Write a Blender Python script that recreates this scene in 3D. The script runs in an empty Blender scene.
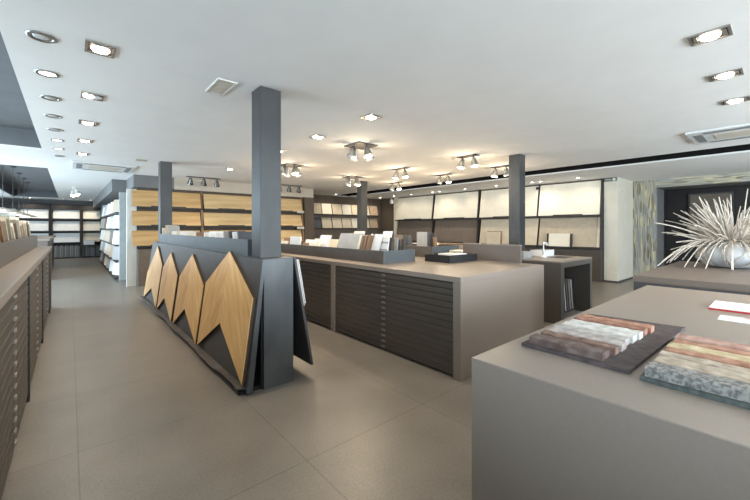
import bpy, bmesh, math, random
from mathutils import Vector, Matrix, noise as mnoise
random.seed(7)
S = bpy.context.scene
C = S.collection
PI = math.pi
H = 1.45          # camera height
ZC = 2.79         # ceiling height

# ------------------------------------------------------------------ materials
def node_mat(name, rough=.5, metal=0., spec=.5):
    m = bpy.data.materials.new(name); m.use_nodes = True
    nt = m.node_tree; b = nt.nodes['Principled BSDF']
    b.inputs['Roughness'].default_value = rough
    b.inputs['Metallic'].default_value = metal
    b.inputs['Specular IOR Level'].default_value = spec
    return m, nt, b
def srgb(c):
    return tuple(((v/255)/12.92 if v/255 <= .04045 else ((v/255+.055)/1.055)**2.4) for v in c)
def mat(name, c1, c2=None, scale=8., stretch=(1, 1, 1), rot=(0, 0, 0), rough=.5, metal=0., spec=.5, bump=0., detail=4., lo=.35, hi=.65, coord='Object', c3=None):
    """two-tone noise material; colours are sRGB 0..255"""
    m, nt, b = node_mat(name, rough, metal, spec)
    N, L = nt.nodes, nt.links
    c2 = c2 or tuple(min(255, v*1.06) for v in c1)
    tc = N.new('ShaderNodeTexCoord'); mp = N.new('ShaderNodeMapping'); no = N.new('ShaderNodeTexNoise'); cr = N.new('ShaderNodeValToRGB')
    mp.vector_type = 'POINT'
    mp.inputs['Scale'].default_value = stretch
    r0 = N.new('ShaderNodeVectorRotate'); r0.rotation_type = 'EULER_XYZ'; r0.inputs['Rotation'].default_value = rot
    L.new(tc.outputs[coord], r0.inputs['Vector']); L.new(r0.outputs[0], mp.inputs['Vector'])
    no.inputs['Scale'].default_value = scale; no.inputs['Detail'].default_value = detail
    L.new(mp.outputs[0], no.inputs['Vector']); L.new(no.outputs['Fac'], cr.inputs[0])
    e = cr.color_ramp.elements
    e[0].position = lo; e[0].color = (*srgb(c1), 1); e[1].position = hi; e[1].color = (*srgb(c2), 1)
    if c3:
        x = e.new((lo+hi)/2); x.color = (*srgb(c3), 1)
    L.new(cr.outputs[0], b.inputs['Base Color'])
    if bump:
        bp = N.new('ShaderNodeBump'); bp.inputs['Strength'].default_value = bump; bp.inputs['Distance'].default_value = .01
        L.new(no.outputs['Fac'], bp.inputs['Height']); L.new(bp.outputs[0], b.inputs['Normal'])
    return m
def emit(name, col, strength):
    m, nt, b = node_mat(name)
    b.inputs['Base Color'].default_value = (*col, 1)
    b.inputs['Emission Color'].default_value = (*col, 1); b.inputs['Emission Strength'].default_value = strength
    return m

M = {}
M['ceiling'] = mat('ceiling paint', (232, 232, 229), (235, 235, 232), 3, rough=.8, spec=.2)
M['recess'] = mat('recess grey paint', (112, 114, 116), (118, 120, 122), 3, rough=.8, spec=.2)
M['slot'] = mat('slot dark paint', (28, 28, 28), (32, 32, 32), 3, rough=.9, spec=.1)
M['white'] = mat('white paint', (206, 205, 198), (211, 210, 203), 4, rough=.6)
M['grey_wall'] = mat('grey wall paint', (112, 112, 112), (118, 118, 118), 3, rough=.8, spec=.2)
M['taupe_wall'] = mat('taupe wall paint', (92, 82, 72), (98, 88, 78), 3, rough=.8, spec=.2)
M['kiosk'] = mat('dark grey taupe laminate', (84, 78, 72), (88, 82, 76), 60, rough=.4, spec=.45)
M['base_brown'] = mat('dark brown base', (66, 58, 52), (71, 63, 56), 10, rough=.5)
for k_, c_ in enumerate(((122, 122, 121), (136, 135, 132), (108, 108, 109), (128, 126, 122))): M['slab_%d' % k_] = mat('grey slab tone %d' % k_, c_, None, 9, rough=.6)
M['lit_bulkhead'] = mat('lamplit bulkhead', (188, 178, 164), (194, 184, 170), 3, rough=.8, spec=.2)  # beige carries the glow of the spots on the bulkhead
M['pier'] = mat('warm white paint', (203, 197, 182), (208, 202, 187), 4, rough=.6)
M['dark_wall'] = mat('dark niche paint', (44, 42, 42), (50, 48, 47), 3, rough=.6, spec=.3)
M['laminate'] = mat('taupe laminate', (138, 126, 116), (141, 129, 119), 90, rough=.34, spec=.55, detail=6)
M['laminate_dark'] = mat('dark taupe laminate', (107, 95, 86), (111, 99, 90), 60, rough=.38, spec=.5, detail=6)
M['drawer'] = mat('dark brown drawer fronts', (78, 70, 63), (86, 78, 70), 14, (1, .2, 3), rough=.5, spec=.4)
M['drawer_left'] = mat('brown drawer fronts', (76, 69, 62), (83, 76, 68), 14, (1, .2, 3), rough=.5, spec=.4)
M['black'] = mat('black lacquer', (24, 24, 25), (30, 30, 31), 10, rough=.5)
M['charcoal'] = mat('charcoal board', (70, 68, 68), (76, 74, 74), 10, rough=.55, spec=.4)
M['steel'] = mat('raw blue steel', (47, 48, 48), (62, 62, 62), 5, (1, 1, .35), rough=.45, metal=.1, spec=.5, detail=8, c3=(53, 54, 54))
M['steel_dark'] = mat('dark blue steel', (74, 76, 78), (92, 94, 95), 4, (1, 1, .5), rough=.4, metal=.3, spec=.5, detail=8)
M['trough_blue'] = mat('blue grey trough', (70, 76, 79), (76, 82, 85), 5, rough=.5)
M['trough_brown'] = mat('grey brown trough', (80, 75, 72), (86, 81, 77), 8, rough=.5)
M['chrome'] = mat('brushed aluminium', (160, 162, 162), (172, 174, 174), 20, rough=.28, metal=.9)
M['dark_chrome'] = mat('dark chrome', (96, 94, 90), (110, 108, 104), 20, rough=.25, metal=.9)
M['nickel'] = mat('satin nickel frame', (150, 146, 140), (165, 160, 152), 20, rough=.4, metal=.7)
M['lamp_on'] = emit('warm lit bulb', (1, .9, .74), 14)
M['lamp_dim'] = emit('small lit bulb', (1, .93, .82), 5)
M['lamp_off'] = mat('unlit lamp glass', (190, 192, 190), (200, 202, 200), 10, rough=.2)
M['vent'] = mat('vent grille grey', (196, 188, 174), (204, 196, 182), 10, rough=.7)
M['ac_dark'] = mat('cassette slot grey', (120, 122, 122), (128, 130, 130), 10, rough=.7)
M['ac_white'] = mat('cassette white plastic', (205, 207, 206), (210, 212, 211), 10, rough=.6)
M['cream'] = mat('cream board', (224, 218, 202), (230, 224, 208), 5, rough=.55)
M['cream2'] = mat('beige textured board', (200, 188, 166), (208, 196, 174), 6, rough=.55)
M['stone_white'] = mat('off white board', (222, 222, 218), (230, 230, 226), 6, rough=.5)
M['taupe_board'] = mat('taupe cardboard', (112, 100, 88), (118, 106, 94), 8, rough=.7)
M['beige_board'] = mat('sand board', (176, 162, 142), (186, 172, 151), 9, rough=.6)
M['grey_board'] = mat('mid grey board', (150, 148, 145), (160, 158, 155), 9, rough=.6)
M['brown_board'] = mat('brown board', (120, 92, 66), (136, 104, 76), 9, (1, 1, .2), rough=.55)
M['dark_board'] = mat('anthracite board', (58, 57, 57), (68, 66, 66), 9, rough=.55)
M['pale_board'] = mat('pale beige board', (206, 198, 182), (214, 206, 190), 9, rough=.55)
M['green_board'] = mat('sage board', (150, 148, 130), (160, 158, 140), 9, rough=.6)
M['paper'] = mat('white paper', (220, 217, 214), (224, 221, 218), 5, rough=.6)
M['red'] = mat('red card', (176, 44, 40), (184, 50, 46), 5, rough=.5)
M['porcelain'] = mat('white porcelain', (228, 226, 222), (232, 230, 226), 5, rough=.25)
M['twig'] = mat('bleached wood strip', (178, 169, 157), (198, 189, 177), 14, rough=.7)
M['vase'] = mat('clouded grey glaze', (170, 171, 173), (200, 201, 203), 6, rough=.6)
M['vase_net'] = mat('white vase strand', (214, 214, 214), (224, 224, 224), 6, rough=.5)
M['shade'] = mat('beige lamp shade', (206, 198, 180), (214, 206, 188), 6, rough=.6)
M['sign_green'] = mat('grey green sign', (74, 92, 84), (80, 98, 90), 6, rough=.5)
M['mosaic_brown'] = mat('brown mosaic', (150, 128, 104), (196, 176, 150), 60, rough=.5, lo=.45, hi=.55)
M['mosaic_cream'] = mat('cream speckled mosaic', (206, 190, 160), (232, 220, 196), 45, rough=.5, lo=.45, hi=.55)
M['dusk_board'] = mat('blue grey board', (72, 74, 80), (80, 82, 88), 6, rough=.5)
M['frosted'] = mat('light grey end panel', (176, 182, 180), (184, 190, 188), 6, rough=.5)
M['blade'] = mat('dark ledge', (44, 40, 37), (50, 46, 42), 6, rough=.6)
M['felt'] = mat('dark base lip', (84, 76, 70), (94, 86, 80), 8, rough=.6)

def wood(name, c1, c2, c3, rot=(0, 0, 0), scale=3.2, stretch=(6, .6, 6), rough=.45):
    return mat(name, c1, c3, scale, stretch, rot, rough=rough, spec=.4, detail=8, lo=.3, hi=.72, c3=c2)
# chevron halves: the grain runs along +/-50 degrees in the board's own (y,z) plane
M['oak_a'] = wood('oak grain rising', (206, 162, 104), (220, 178, 120), (230, 194, 138), rot=(math.radians(-52), 0, 0))
M['oak_b'] = wood('oak grain falling', (194, 150, 96), (210, 168, 112), (222, 184, 130), rot=(math.radians(60), 0, 0))
M['oak_plank'] = wood('oak plank boards', (186, 158, 112), (204, 176, 130), (216, 190, 148), stretch=(.5, 5, 5), scale=2.2)
M['oak_plank2'] = wood('honey oak plank boards', (180, 142, 92), (198, 160, 108), (210, 176, 126), stretch=(.5, 5, 5), scale=2.2)
M['oak_edge'] = mat('oak board edge', (66, 52, 38), (76, 60, 44), 10, rough=.6)

def floor_mat():
    m, nt, b = node_mat('floor tiles', .32, 0, .5)
    N, L = nt.nodes, nt.links
    tc = N.new('ShaderNodeTexCoord'); mp = N.new('ShaderNodeMapping'); L.new(tc.outputs['Object'], mp.inputs[0])
    br = N.new('ShaderNodeTexBrick'); br.offset = 0; br.squash = 1
    br.inputs['Scale'].default_value = 1; br.inputs['Brick Width'].default_value = 1.08; br.inputs['Row Height'].default_value = 1.04
    br.inputs['Mortar Size'].default_value = .004; br.inputs['Mortar Smooth'].default_value = .2; br.inputs['Bias'].default_value = 0
    mp.inputs['Location'].default_value = (1.04, 1.17, 0)
    br.inputs['Color1'].default_value = (*srgb((127, 119, 110)), 1); br.inputs['Color2'].default_value = (*srgb((131, 123, 114)), 1)
    br.inputs['Mortar'].default_value = (*srgb((108, 101, 94)), 1)
    L.new(mp.outputs[0], br.inputs['Vector'])
    n1 = N.new('ShaderNodeTexNoise'); n1.inputs['Scale'].default_value = 70; n1.inputs['Detail'].default_value = 6; L.new(tc.outputs['Object'], n1.inputs['Vector'])
    n2 = N.new('ShaderNodeTexNoise'); n2.inputs['Scale'].default_value = 2.2; n2.inputs['Detail'].default_value = 5; L.new(tc.outputs['Object'], n2.inputs['Vector'])
    ad = N.new('ShaderNodeMath'); ad.operation = 'ADD'; L.new(n1.outputs['Fac'], ad.inputs[0]); L.new(n2.outputs['Fac'], ad.inputs[1])
    mr = N.new('ShaderNodeMapRange'); mr.inputs[1].default_value = .75; mr.inputs[2].default_value = 1.25; mr.inputs[3].default_value = .80; mr.inputs[4].default_value = 1.12
    L.new(ad.outputs[0], mr.inputs[0])
    mx = N.new('ShaderNodeMix'); mx.data_type = 'RGBA'; mx.blend_type = 'MULTIPLY'; mx.inputs['Factor'].default_value = 1
    L.new(br.outputs['Color'], mx.inputs[6]); L.new(mr.outputs[0], mx.inputs[7])
    L.new(mx.outputs[2], b.inputs['Base Color'])
    r = N.new('ShaderNodeMapRange'); r.inputs[3].default_value = .28; r.inputs[4].default_value = .40; L.new(n2.outputs['Fac'], r.inputs[0]); L.new(r.outputs[0], b.inputs['Roughness'])
    bp = N.new('ShaderNodeBump'); bp.inputs['Strength'].default_value = .08; bp.inputs['Distance'].default_value = .004
    L.new(n1.outputs['Fac'], bp.inputs['Height']); L.new(bp.outputs[0], b.inputs['Normal'])
    return m
M['floor'] = floor_mat()

def stone_mat(name, stretch):
    """thin split-stone strips, greys with yellow ochre flashes"""
    m, nt, b = node_mat(name, .6)
    N, L = nt.nodes, nt.links
    tc = N.new('ShaderNodeTexCoord'); mp = N.new('ShaderNodeMapping'); mp.inputs['Scale'].default_value = stretch
    L.new(tc.outputs['Object'], mp.inputs[0])
    v = N.new('ShaderNodeTexVoronoi'); v.inputs['Scale'].default_value = 1; L.new(mp.outputs[0], v.inputs['Vector'])
    sp = N.new('ShaderNodeSeparateColor'); L.new(v.outputs['Color'], sp.inputs[0])
    cr = N.new('ShaderNodeValToRGB'); L.new(sp.outputs[0], cr.inputs[0]); cr.color_ramp.interpolation = 'CONSTANT'
    e = cr.color_ramp.elements
    cols = [(0, (140, 140, 134)), (.2, (166, 160, 138)), (.38, (128, 120, 102)), (.52, (178, 172, 152)), (.66, (150, 152, 150)), (.86, (200, 188, 144)), (.94, (104, 96, 84))]
    e[0].position = 0; e[0].color = (*srgb(cols[0][1]), 1); e[1].position = cols[1][0]; e[1].color = (*srgb(cols[1][1]), 1)
    for p, c in cols[2:]:
        x = e.new(p); x.color = (*srgb(c), 1)
    L.new(cr.outputs[0], b.inputs['Base Color'])
    bp = N.new('ShaderNodeBump'); bp.inputs['Strength'].default_value = .6; bp.inputs['Distance'].default_value = .02
    L.new(sp.outputs[1], bp.inputs['Height']); L.new(bp.outputs[0], b.inputs['Normal'])
    return m
M['stone_v'] = stone_mat('split stone upright strips', (34, 34, 3.4))
M['stone_h'] = stone_mat('split stone lying strips', (28, 3, 40))

# ------------------------------------------------------------------ mesh helpers
class MB:
    def __init__(s): s.bm = bmesh.new()
    def box(s, x0, x1, y0, y1, z0, z1, bev=0.):
        x0, x1 = min(x0, x1), max(x0, x1); y0, y1 = min(y0, y1), max(y0, y1); z0, z1 = min(z0, z1), max(z0, z1)
        vs = [s.bm.verts.new((x, y, z)) for x in (x0, x1) for y in (y0, y1) for z in (z0, z1)]
        f = [(0, 1, 3, 2), (4, 6, 7, 5), (0, 4, 5, 1), (2, 3, 7, 6), (0, 2, 6, 4), (1, 5, 7, 3)]
        fs = [s.bm.faces.new([vs[i] for i in q]) for q in f]
        if bev:
            es = {e for q in fs for e in q.edges}
            bmesh.ops.bevel(s.bm, geom=list(es), offset=bev, segments=2, profile=.5, affect='EDGES')
        return s
    def prism(s, pts, ext):
        """closed outline (list of 3D points) extruded by the vector ext"""
        ext = Vector(ext); a = [s.bm.verts.new(p) for p in pts]; b = [s.bm.verts.new(Vector(p)+ext) for p in pts]
        n = len(pts)
        s.bm.faces.new(a); s.bm.faces.new(list(reversed(b)))
        for i in range(n): s.bm.faces.new((a[i], b[i], b[(i+1) % n], a[(i+1) % n]))
        bmesh.ops.recalc_face_normals(s.bm, faces=s.bm.faces)
        return s
    def slab(s, origin, u, v, w, lu, lv, lw):
        """board with a corner at origin and edges lu*u, lv*v, lw*w"""
        o, u, v = Vector(origin), Vector(u).normalized()*lu, Vector(v).normalized()*lv
        return s.prism([o, o+u, o+u+v, o+v], Vector(w).normalized()*lw)
    def tube(s, pts, rad, n=8, caps=True):
        pts = [Vector(p) for p in pts]; rings = []
        if not hasattr(rad, '__len__'): rad = [rad]*len(pts)
        for i, p in enumerate(pts):
            d = (pts[min(i+1, len(pts)-1)]-pts[max(i-1, 0)]).normalized()
            a = d.orthogonal().normalized() if i == 0 else (a_prev-d*a_prev.dot(d)).normalized()
            a_prev = a; b = d.cross(a)
            rings.append([s.bm.verts.new(p+(a*math.cos(2*PI*k/n)+b*math.sin(2*PI*k/n))*rad[i]) for k in range(n)])
        for r0, r1 in zip(rings, rings[1:]):
            for k in range(n): s.bm.faces.new((r0[k], r0[(k+1) % n], r1[(k+1) % n], r1[k]))
        if caps:
            s.bm.faces.new(list(reversed(rings[0]))); s.bm.faces.new(rings[-1])
        return s
    def lathe(s, prof, c=(0, 0), n=32, ang=0.):
        rings = []
        for r, z in prof:
            rings.append([s.bm.verts.new((c[0]+r*math.cos(2*PI*k/n+ang), c[1]+r*math.sin(2*PI*k/n+ang), z)) for k in range(n)])
        for r0, r1 in zip(rings, rings[1:]):
            for k in range(n): s.bm.faces.new((r0[k], r0[(k+1) % n], r1[(k+1) % n], r1[k]))
        s.bm.faces.new(list(reversed(rings[0]))); s.bm.faces.new(rings[-1])
        return s
    def build(s, name, m, parent=None, smooth=False, at=None):
        """link as ONE object; with a parent the mesh is stored in the parent's frame"""
        off = Vector((0, 0, 0))
        if parent is not None: off = WORLD[parent.name]
        elif at is not None: off = Vector(at)
        elif at is None:
            xs = [v.co for v in s.bm.verts]
            off = Vector(((min(p.x for p in xs)+max(p.x for p in xs))/2, (min(p.y for p in xs)+max(p.y for p in xs))/2, min(p.z for p in xs)))
        bmesh.ops.translate(s.bm, verts=s.bm.verts, vec=-off)
        bmesh.ops.recalc_face_normals(s.bm, faces=s.bm.faces)
        me = bpy.data.meshes.new(name); s.bm.to_mesh(me); s.bm.free()
        if smooth:
            for p in me.polygons: p.use_smooth = True
        me.materials.append(M[m] if isinstance(m, str) else m)
        o = bpy.data.objects.new(name, me); C.objects.link(o)
        if parent is not None: o.parent = parent; WORLD[o.name] = off
        else: o.location = off; WORLD[o.name] = off
        return o
WORLD = {}
def tag(o, label, cat, group=None, kind=None):
    o['label'] = label; o['category'] = cat
    if group: o['group'] = group
    if kind: o['kind'] = kind
    return o
def thing(name, loc, label, cat, group=None):
    o = bpy.data.objects.new(name, None); C.objects.link(o); o.location = loc; o.empty_display_size = .05
    WORLD[o.name] = Vector(loc)
    return tag(o, label, cat, group)
def struct(name, mb, m, at=(0, 0, 0)):
    o = mb.build(name, m, at=at); o['kind'] = 'structure'; return o
def dup(root, loc, label, group=None):
    r = root.copy(); C.objects.link(r); r.location = loc; r['label'] = label
    if group: r['group'] = group
    WORLD[r.name] = Vector(loc)
    for ch in list(root.children):
        c = ch.copy(); C.objects.link(c); c.parent = r
        for g in ch.children:
            d = g.copy(); C.objects.link(d); d.parent = c
    return r
def ordw(i): return ['first', 'second', 'third', 'fourth', 'fifth', 'sixth', 'seventh', 'eighth', 'ninth', 'tenth', 'eleventh', 'twelfth', 'thirteenth', 'fourteenth', 'fifteenth', 'sixteenth', 'seventeenth', 'eighteenth'][i]
LIGHTK = 1.0
def lamp(kind, loc, power, col, parent, **k):
    l = bpy.data.lights.new('lamp_light', kind); l.energy = power*LIGHTK; l.color = col
    for a, v in k.items(): setattr(l, a, v)
    o = bpy.data.objects.new('lamp_light', l); C.objects.link(o)
    if parent is not None: o.parent = parent; o.location = Vector(loc)-WORLD[parent.name]
    else: o.location = loc
    return o
WARM = (1, .78, .52); NEUT = (1, .84, .63); COOL = (.80, .915, 1)

# ------------------------------------------------------------------ room shell
XL, XR, YS, YN = -3.0, 14.6, -3.6, 22.9
struct('floor', MB().box(XL, XR, YS, YN, -.1, 0), 'floor')

holes = [(-1.83, -.36, -1.2, 8.35), (-1.83, -.38, 10.77, 21.6), (8.2, 9.05, YS, 12.3)]
def ceiling():
    xs = sorted({XL, XR, *[h[0] for h in holes], *[h[1] for h in holes]}); ys = sorted({YS, YN, *[h[2] for h in holes], *[h[3] for h in holes]})
    b = MB(); V = {}
    def v(x, y):
        if (x, y) not in V: V[(x, y)] = b.bm.verts.new((x, y, ZC))
        return V[(x, y)]
    for x0, x1 in zip(xs, xs[1:]):
        for y0, y1 in zip(ys, ys[1:]):
            cx, cy = (x0+x1)/2, (y0+y1)/2
            if any(h[0] < cx < h[1] and h[2] < cy < h[3] for h in holes): continue
            b.bm.faces.new((v(x0, y0), v(x0, y1), v(x1, y1), v(x1, y0)))
    r = bmesh.ops.extrude_face_region(b.bm, geom=b.bm.faces[:])
    bmesh.ops.translate(b.bm, verts=[g for g in r['geom'] if isinstance(g, bmesh.types.BMVert)], vec=(0, 0, .03))
    return b
struct('ceiling', ceiling(), 'ceiling')
def recess(name, h, depth, m, top=None):
    x0, x1, y0, y1 = h; t = .04; z0, z1 = ZC+.03, ZC+depth
    b = MB().box(x0-t, x1+t, y0-t, y1+t, z1, z1+t).box(x0-t, x0, y0-t, y1+t, z0, z1).box(x1, x1+t, y0-t, y1+t, z0, z1).box(x0, x1, y0-t, y0, z0, z1).box(x0, x1, y1, y1+t, z0, z1)
    return struct(name, b, m)
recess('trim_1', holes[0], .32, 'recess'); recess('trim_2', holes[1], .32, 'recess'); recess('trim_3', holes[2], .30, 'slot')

# walls behind the camera and on the left carry the windows that bring in the daylight
def window_wall(name, axis, pos, a0, a1, wins, z0, z1, m, th=.15):
    b = MB()
    def bx(p0, p1, q0, q1):
        if axis == 'y': b.box(p0, p1, pos-th, pos, q0, q1)
        else: b.box(pos-th, pos, p0, p1, q0, q1)
    cur = a0
    for w0, w1 in wins:
        zb = .06 if (w0, w1) == TALL else z0
        bx(cur, w0, 0, ZC+.03); bx(w0, w1, 0, zb); bx(w0, w1, z1, ZC+.03); cur = w1
    bx(cur, a1, 0, ZC+.03)
    return struct(name, b, m)
TALL = (9.1, 13.0)
SW = [(-2.4, .4), (1.0, 3.8), (4.4, 7.2), (7.8, 10.6)]
LW = [(-3.0, -.4), (3.4, 7.6), (9.1, 13.0), (13.8, 17.4), (18.0, 21.6)]  # second opening is added to brighten the left ceiling and oak boards
window_wall('wall_south', 'y', YS, XL, XR, SW, .9, 2.6, 'white')
window_wall('wall_west', 'x', XL, YS, YN, LW, 1.2, 2.4, 'white')
for i, (a, b_) in enumerate(SW):
    b = MB(); y = YS-.09
    for x in (a, (a+b_)/2-.025, b_-.05): b.box(x, x+.05, y, y+.05, .9, 2.6)
    b.box(a+.05, b_-.05, y, y+.05, .9, .95).box(a+.05, b_-.05, y, y+.05, 2.55, 2.6)
    struct('window_%d' % (i+1), b, 'charcoal')
for i, (a, b_) in enumerate(LW):
    b = MB(); x = XL-.09; zb = .06 if (a, b_) == TALL else 1.2
    for y in (a, (a+b_)/2-.025, b_-.05): b.box(x, x+.05, y, y+.05, zb, 2.4)
    b.box(x, x+.05, a+.05, b_-.05, zb, zb+.05).box(x, x+.05, a+.05, b_-.05, 2.35, 2.4)
    struct('window_%d' % (i+5), b, 'charcoal')

struct('wall_north', MB().box(XL, 1.9, YN-.1, YN, 0, ZC+.03), 'grey_wall')
# block behind the oak wall, with its bulkhead, and the deeper mosaic wall right of it
struct('wall_oak_back', MB().box(1.55, 6.35, 10.72, 10.85, 0, 2.5).box(6.25, 6.35, 10.85, 12.4, 0, ZC+.03).box(1.75, 1.85, 10.85, YN, 0, 2.5), 'taupe_wall')
struct('trim_9', MB().box(2.1, 6.35, 10.62, 12.05, 2.48, ZC), 'lit_bulkhead')  # same bulkhead as the grey part, lamplight painted into its colour
struct('trim_4', MB().box(1.2, 2.1, 10.62, 12.05, 2.48, ZC).box(.87, 1.9, 12.05, YN-.1, 2.46, ZC), 'grey_wall')
struct('wall_mosaic_back', MB().box(6.35, 10.95, 12.32, 12.45, 0, ZC+.03), 'taupe_wall')
struct('wall_east', MB().box(10.95, 11.1, 3.2, 12.45, 0, ZC+.03), 'taupe_wall')
struct('trim_5', MB().box(10.83, 10.95, 11.12, 11.3, 0, ZC-.0), 'cream')
# white wall end with the sign, then stone-clad wall and its dark niche
struct('wall_pier', MB().box(10.9, 12.45, 2.88, 3.2, .05, ZC), 'pier')
struct('baseboard_pier', MB().box(10.92, 12.45, 2.9, 3.2, 0, .05), 'charcoal')
struct('wall_stone', MB().box(12.3, 12.45, 2.35, 2.88, 0, ZC), 'stone_v')
struct('wall_stone_lintel', MB().box(12.3, 12.45, YS, 2.35, 2.57, ZC), 'stone_h')
struct('trim_6', MB().box(12.45, 13.3, 2.35, 2.45, 0, 2.57).box(12.45, 13.3, YS, 2.35, 2.57, 2.67), 'grey_wall')
struct('wall_niche', MB().box(14.3, 14.4, YS, 4.0, 0, ZC).box(13.3, 14.3, 2.45, 2.55, 0, ZC).box(13.3, 14.3, YS, 2.45, 2.7, ZC), 'dark_wall')
p = thing('wall_panel', (14.24, 1.45, 1.2), 'taupe framed panel on the dark niche wall behind the twig vase', 'panel')
MB().box(14.26, 14.29, 1.0, 1.9, 1.1, 2.45).build('panel_board', 'taupe_board', p)
MB().box(14.24, 14.29, .96, 1.0, 1.06, 2.49).box(14.24, 14.29, 1.9, 1.94, 1.06, 2.49).box(14.24, 14.29, 1.0, 1.9, 1.06, 1.1).box(14.24, 14.29, 1.0, 1.9, 2.45, 2.49).build('frame', 'dark_board', p)

# columns
def column(x, y, label):
    w = .105
    t = thing('column', (x, y, 0), label, 'column', 'steel clad columns')
    MB().box(x-w, x+w, y-w, y+w, .0, ZC, .004).build('shaft', 'steel', t)
    t['kind'] = 'structure'
    return t
COLS = [(1.46, 3.33, 'blue grey column rising from the near end of the rack with oak arrows'),
        (1.475, 8.28, 'blue grey column at the far end of the rack with oak arrows'),
        (6.24, 3.235, 'dark grey column rising behind the worktop with the white basin'),
        (6.38, 7.97, 'dark grey column in front of the mosaic panels')]
for c in COLS: column(*c)

# ------------------------------------------------------------------ ceiling fittings
def round_downlight(x, y, label, lit):
    t = thing('round_downlight', (x, y, ZC), label, 'downlight', 'row of round downlights beside the left recess')
    b = MB(); n = 28
    b.lathe([(.085, ZC), (.085, ZC-.006), (.07, ZC-.012), (.058, ZC-.006), (.056, ZC-.001)], (x, y), n).build('trim_ring', 'chrome', t, True)
    MB().lathe([(.052, ZC-.0005), (.052, ZC-.004), (.03, ZC-.010), (.012, ZC-.012)], (x, y), n).build('lamp', 'lamp_dim' if lit else 'lamp_off', t, True)
    return t
for i, y in enumerate([3.40, 4.18, 4.94, 5.72, 6.49, 7.25, 8.01, 8.80]):
    round_downlight(-.15, y, 'round silver downlight, %s in the row counted from the front' % ordw(i), i in (1, 5, 6))

def rect_light(x, y, label, group, power=0, lit=(1,), along='y', lx=.09, ly=.108):
    t = thing('recessed_spotlight', (x, y, ZC), label, 'spotlight', group)
    z = ZC
    b = MB(); w = .016
    b.box(x-lx, x+lx, y-ly, y-ly+w, z-.010, z).box(x-lx, x+lx, y+ly-w, y+ly, z-.010, z).box(x-lx, x-lx+w, y-ly+w, y+ly-w, z-.010, z).box(x+lx-w, x+lx, y-ly+w, y+ly-w, z-.010, z)
    b.build('frame', 'nickel', t)
    MB().box(x-lx+w, x+lx-w, y-ly+w, y+ly-w, z-.003, z-.0005).build('housing', 'drawer', t)
    for sgn in (-1, 1):
        MB().box(x-.045, x+.045, y+sgn*(ly-.034)-.010, y+sgn*(ly-.034)+.010, z-.014, z-.003).build('bracket', 'nickel', t)
    for k, on in enumerate(lit):
        dx = 0 if len(lit) == 1 else (-.03 if k == 0 else .035)
        r = .055 if len(lit) == 1 else .045
        MB().lathe([(r, z-.003), (r, z-.012), (r*.7, z-.024), (r*.3, z-.028)], (x+dx, y), 24).build('bulb', 'lamp_on' if on else 'lamp_off', t, True)
    if power: lamp('SPOT', (x, y, z-.05), power, NEUT, t, spot_size=2.3, spot_blend=.9, shadow_soft_size=.06)
    return t
g = 'row of square spotlights along the aisle'
for i, y in enumerate([3.34, 4.59, 5.79, 7.0, 8.26]):
    rect_light(.172, y, 'lit square recessed spotlight, %s from the front along the left aisle' % ordw(i), g, 33, (1,) if i != 1 else (1, 0))
for i, x in enumerate([3.37, 4.34, 5.29]):
    rect_light(x, .345, 'lit square recessed spotlight at the right, %s from the front' % ordw(i), 'square spotlights at the right', (26, 22, 8)[i])
for y, w in [(3.26, 'nearest of the line over the rack and counter aisle'), (4.48, 'second of the line over the rack and counter aisle'), (5.74, 'just right of the near column'), (8.23, 'left of the near column and far away')]:
    rect_light(2.75, y, 'lit square recessed spotlight, ' + w, 'square spotlights over the middle aisle', 36, (1,) if y != 4.48 else (1, 1))

def head(t, x, y, dx, dy, lit, z=ZC, hm='chrome'):
    """one conical lamp head hung on a stem and tilted along (dx,dy)"""
    top = Vector((x, y, z-.05)); d = Vector((dx, dy, -1)).normalized()
    MB().tube([(x, y, z-.012), (x, y, z-.06)], .012, 8).build('stem', 'dark_board', t)
    h = MB().tube([top, top+d*.03, top+d*.15, top+d*.165], [.034, .042, .074, .074], 16).build('lamp_head', hm, t)
    MB().tube([top+d*.1645, top+d*.168, top+d*.178], [.06, .06, .02], 16).build('bulb', 'lamp_on' if lit else 'lamp_off', h, True)
    return top+d*.2
def cluster(x, y, kind, label, lits, power, col=WARM):
    t = thing('ceiling_spot_cluster', (x, y, ZC), label, 'spotlight cluster', 'spot clusters hanging from the ceiling')
    if kind == 4:
        MB().box(x-.2, x+.2, y-.2, y+.2, ZC-.014, ZC, .004).build('mounting_plate', 'dark_board', t)
        P = [(-.14, .0, -.35, 0), (.0, -.14, 0, -.35), (.14, 0, .35, 0), (0, .14, 0, .35)]
    elif kind == 2:
        MB().box(x-.09, x+.09, y-.2, y+.2, ZC-.014, ZC, .004).build('mounting_plate', 'dark_board', t)
        P = [(0, -.12, -.05, -.2), (0, .12, -.2, .1)]
    else:
        MB().box(x-.42, x+.42, y-.06, y+.06, ZC-.014, ZC, .004).build('mounting_plate', 'dark_board', t)
        P = [(-.32, 0, 0, .5), (0, 0, .1, .5), (.32, 0, .2, .5)]
    for (px, py, dx, dy), lit in zip(P, lits): head(t, x+px, y+py, dx, dy, lit, hm='chrome' if kind != 3 else 'dark_chrome')
    if power: lamp('SPOT', (x, y-(.9 if kind == 3 else 0), ZC-.26), power*1.15, col, t, spot_size=2.75, spot_blend=1.0, shadow_soft_size=.08)
    if power and kind != 3: lamp('POINT', (x, y, ZC-.34), power*.32, col, t, shadow_soft_size=.1)
    return t
cluster(3.575, 4.5, 4, 'four headed silver spot cluster nearest the camera in the middle of the ceiling', (0, 1, 0, 0), 30)
cluster(3.577, 6.9, 4, 'four headed silver spot cluster just right of the near column', (0, 1, 0, 0), 36)
cluster(5.63, 7.42, 4, 'silver spot cluster above the dark column by the mosaics', (0, 0, 1, 0), 34)
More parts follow.
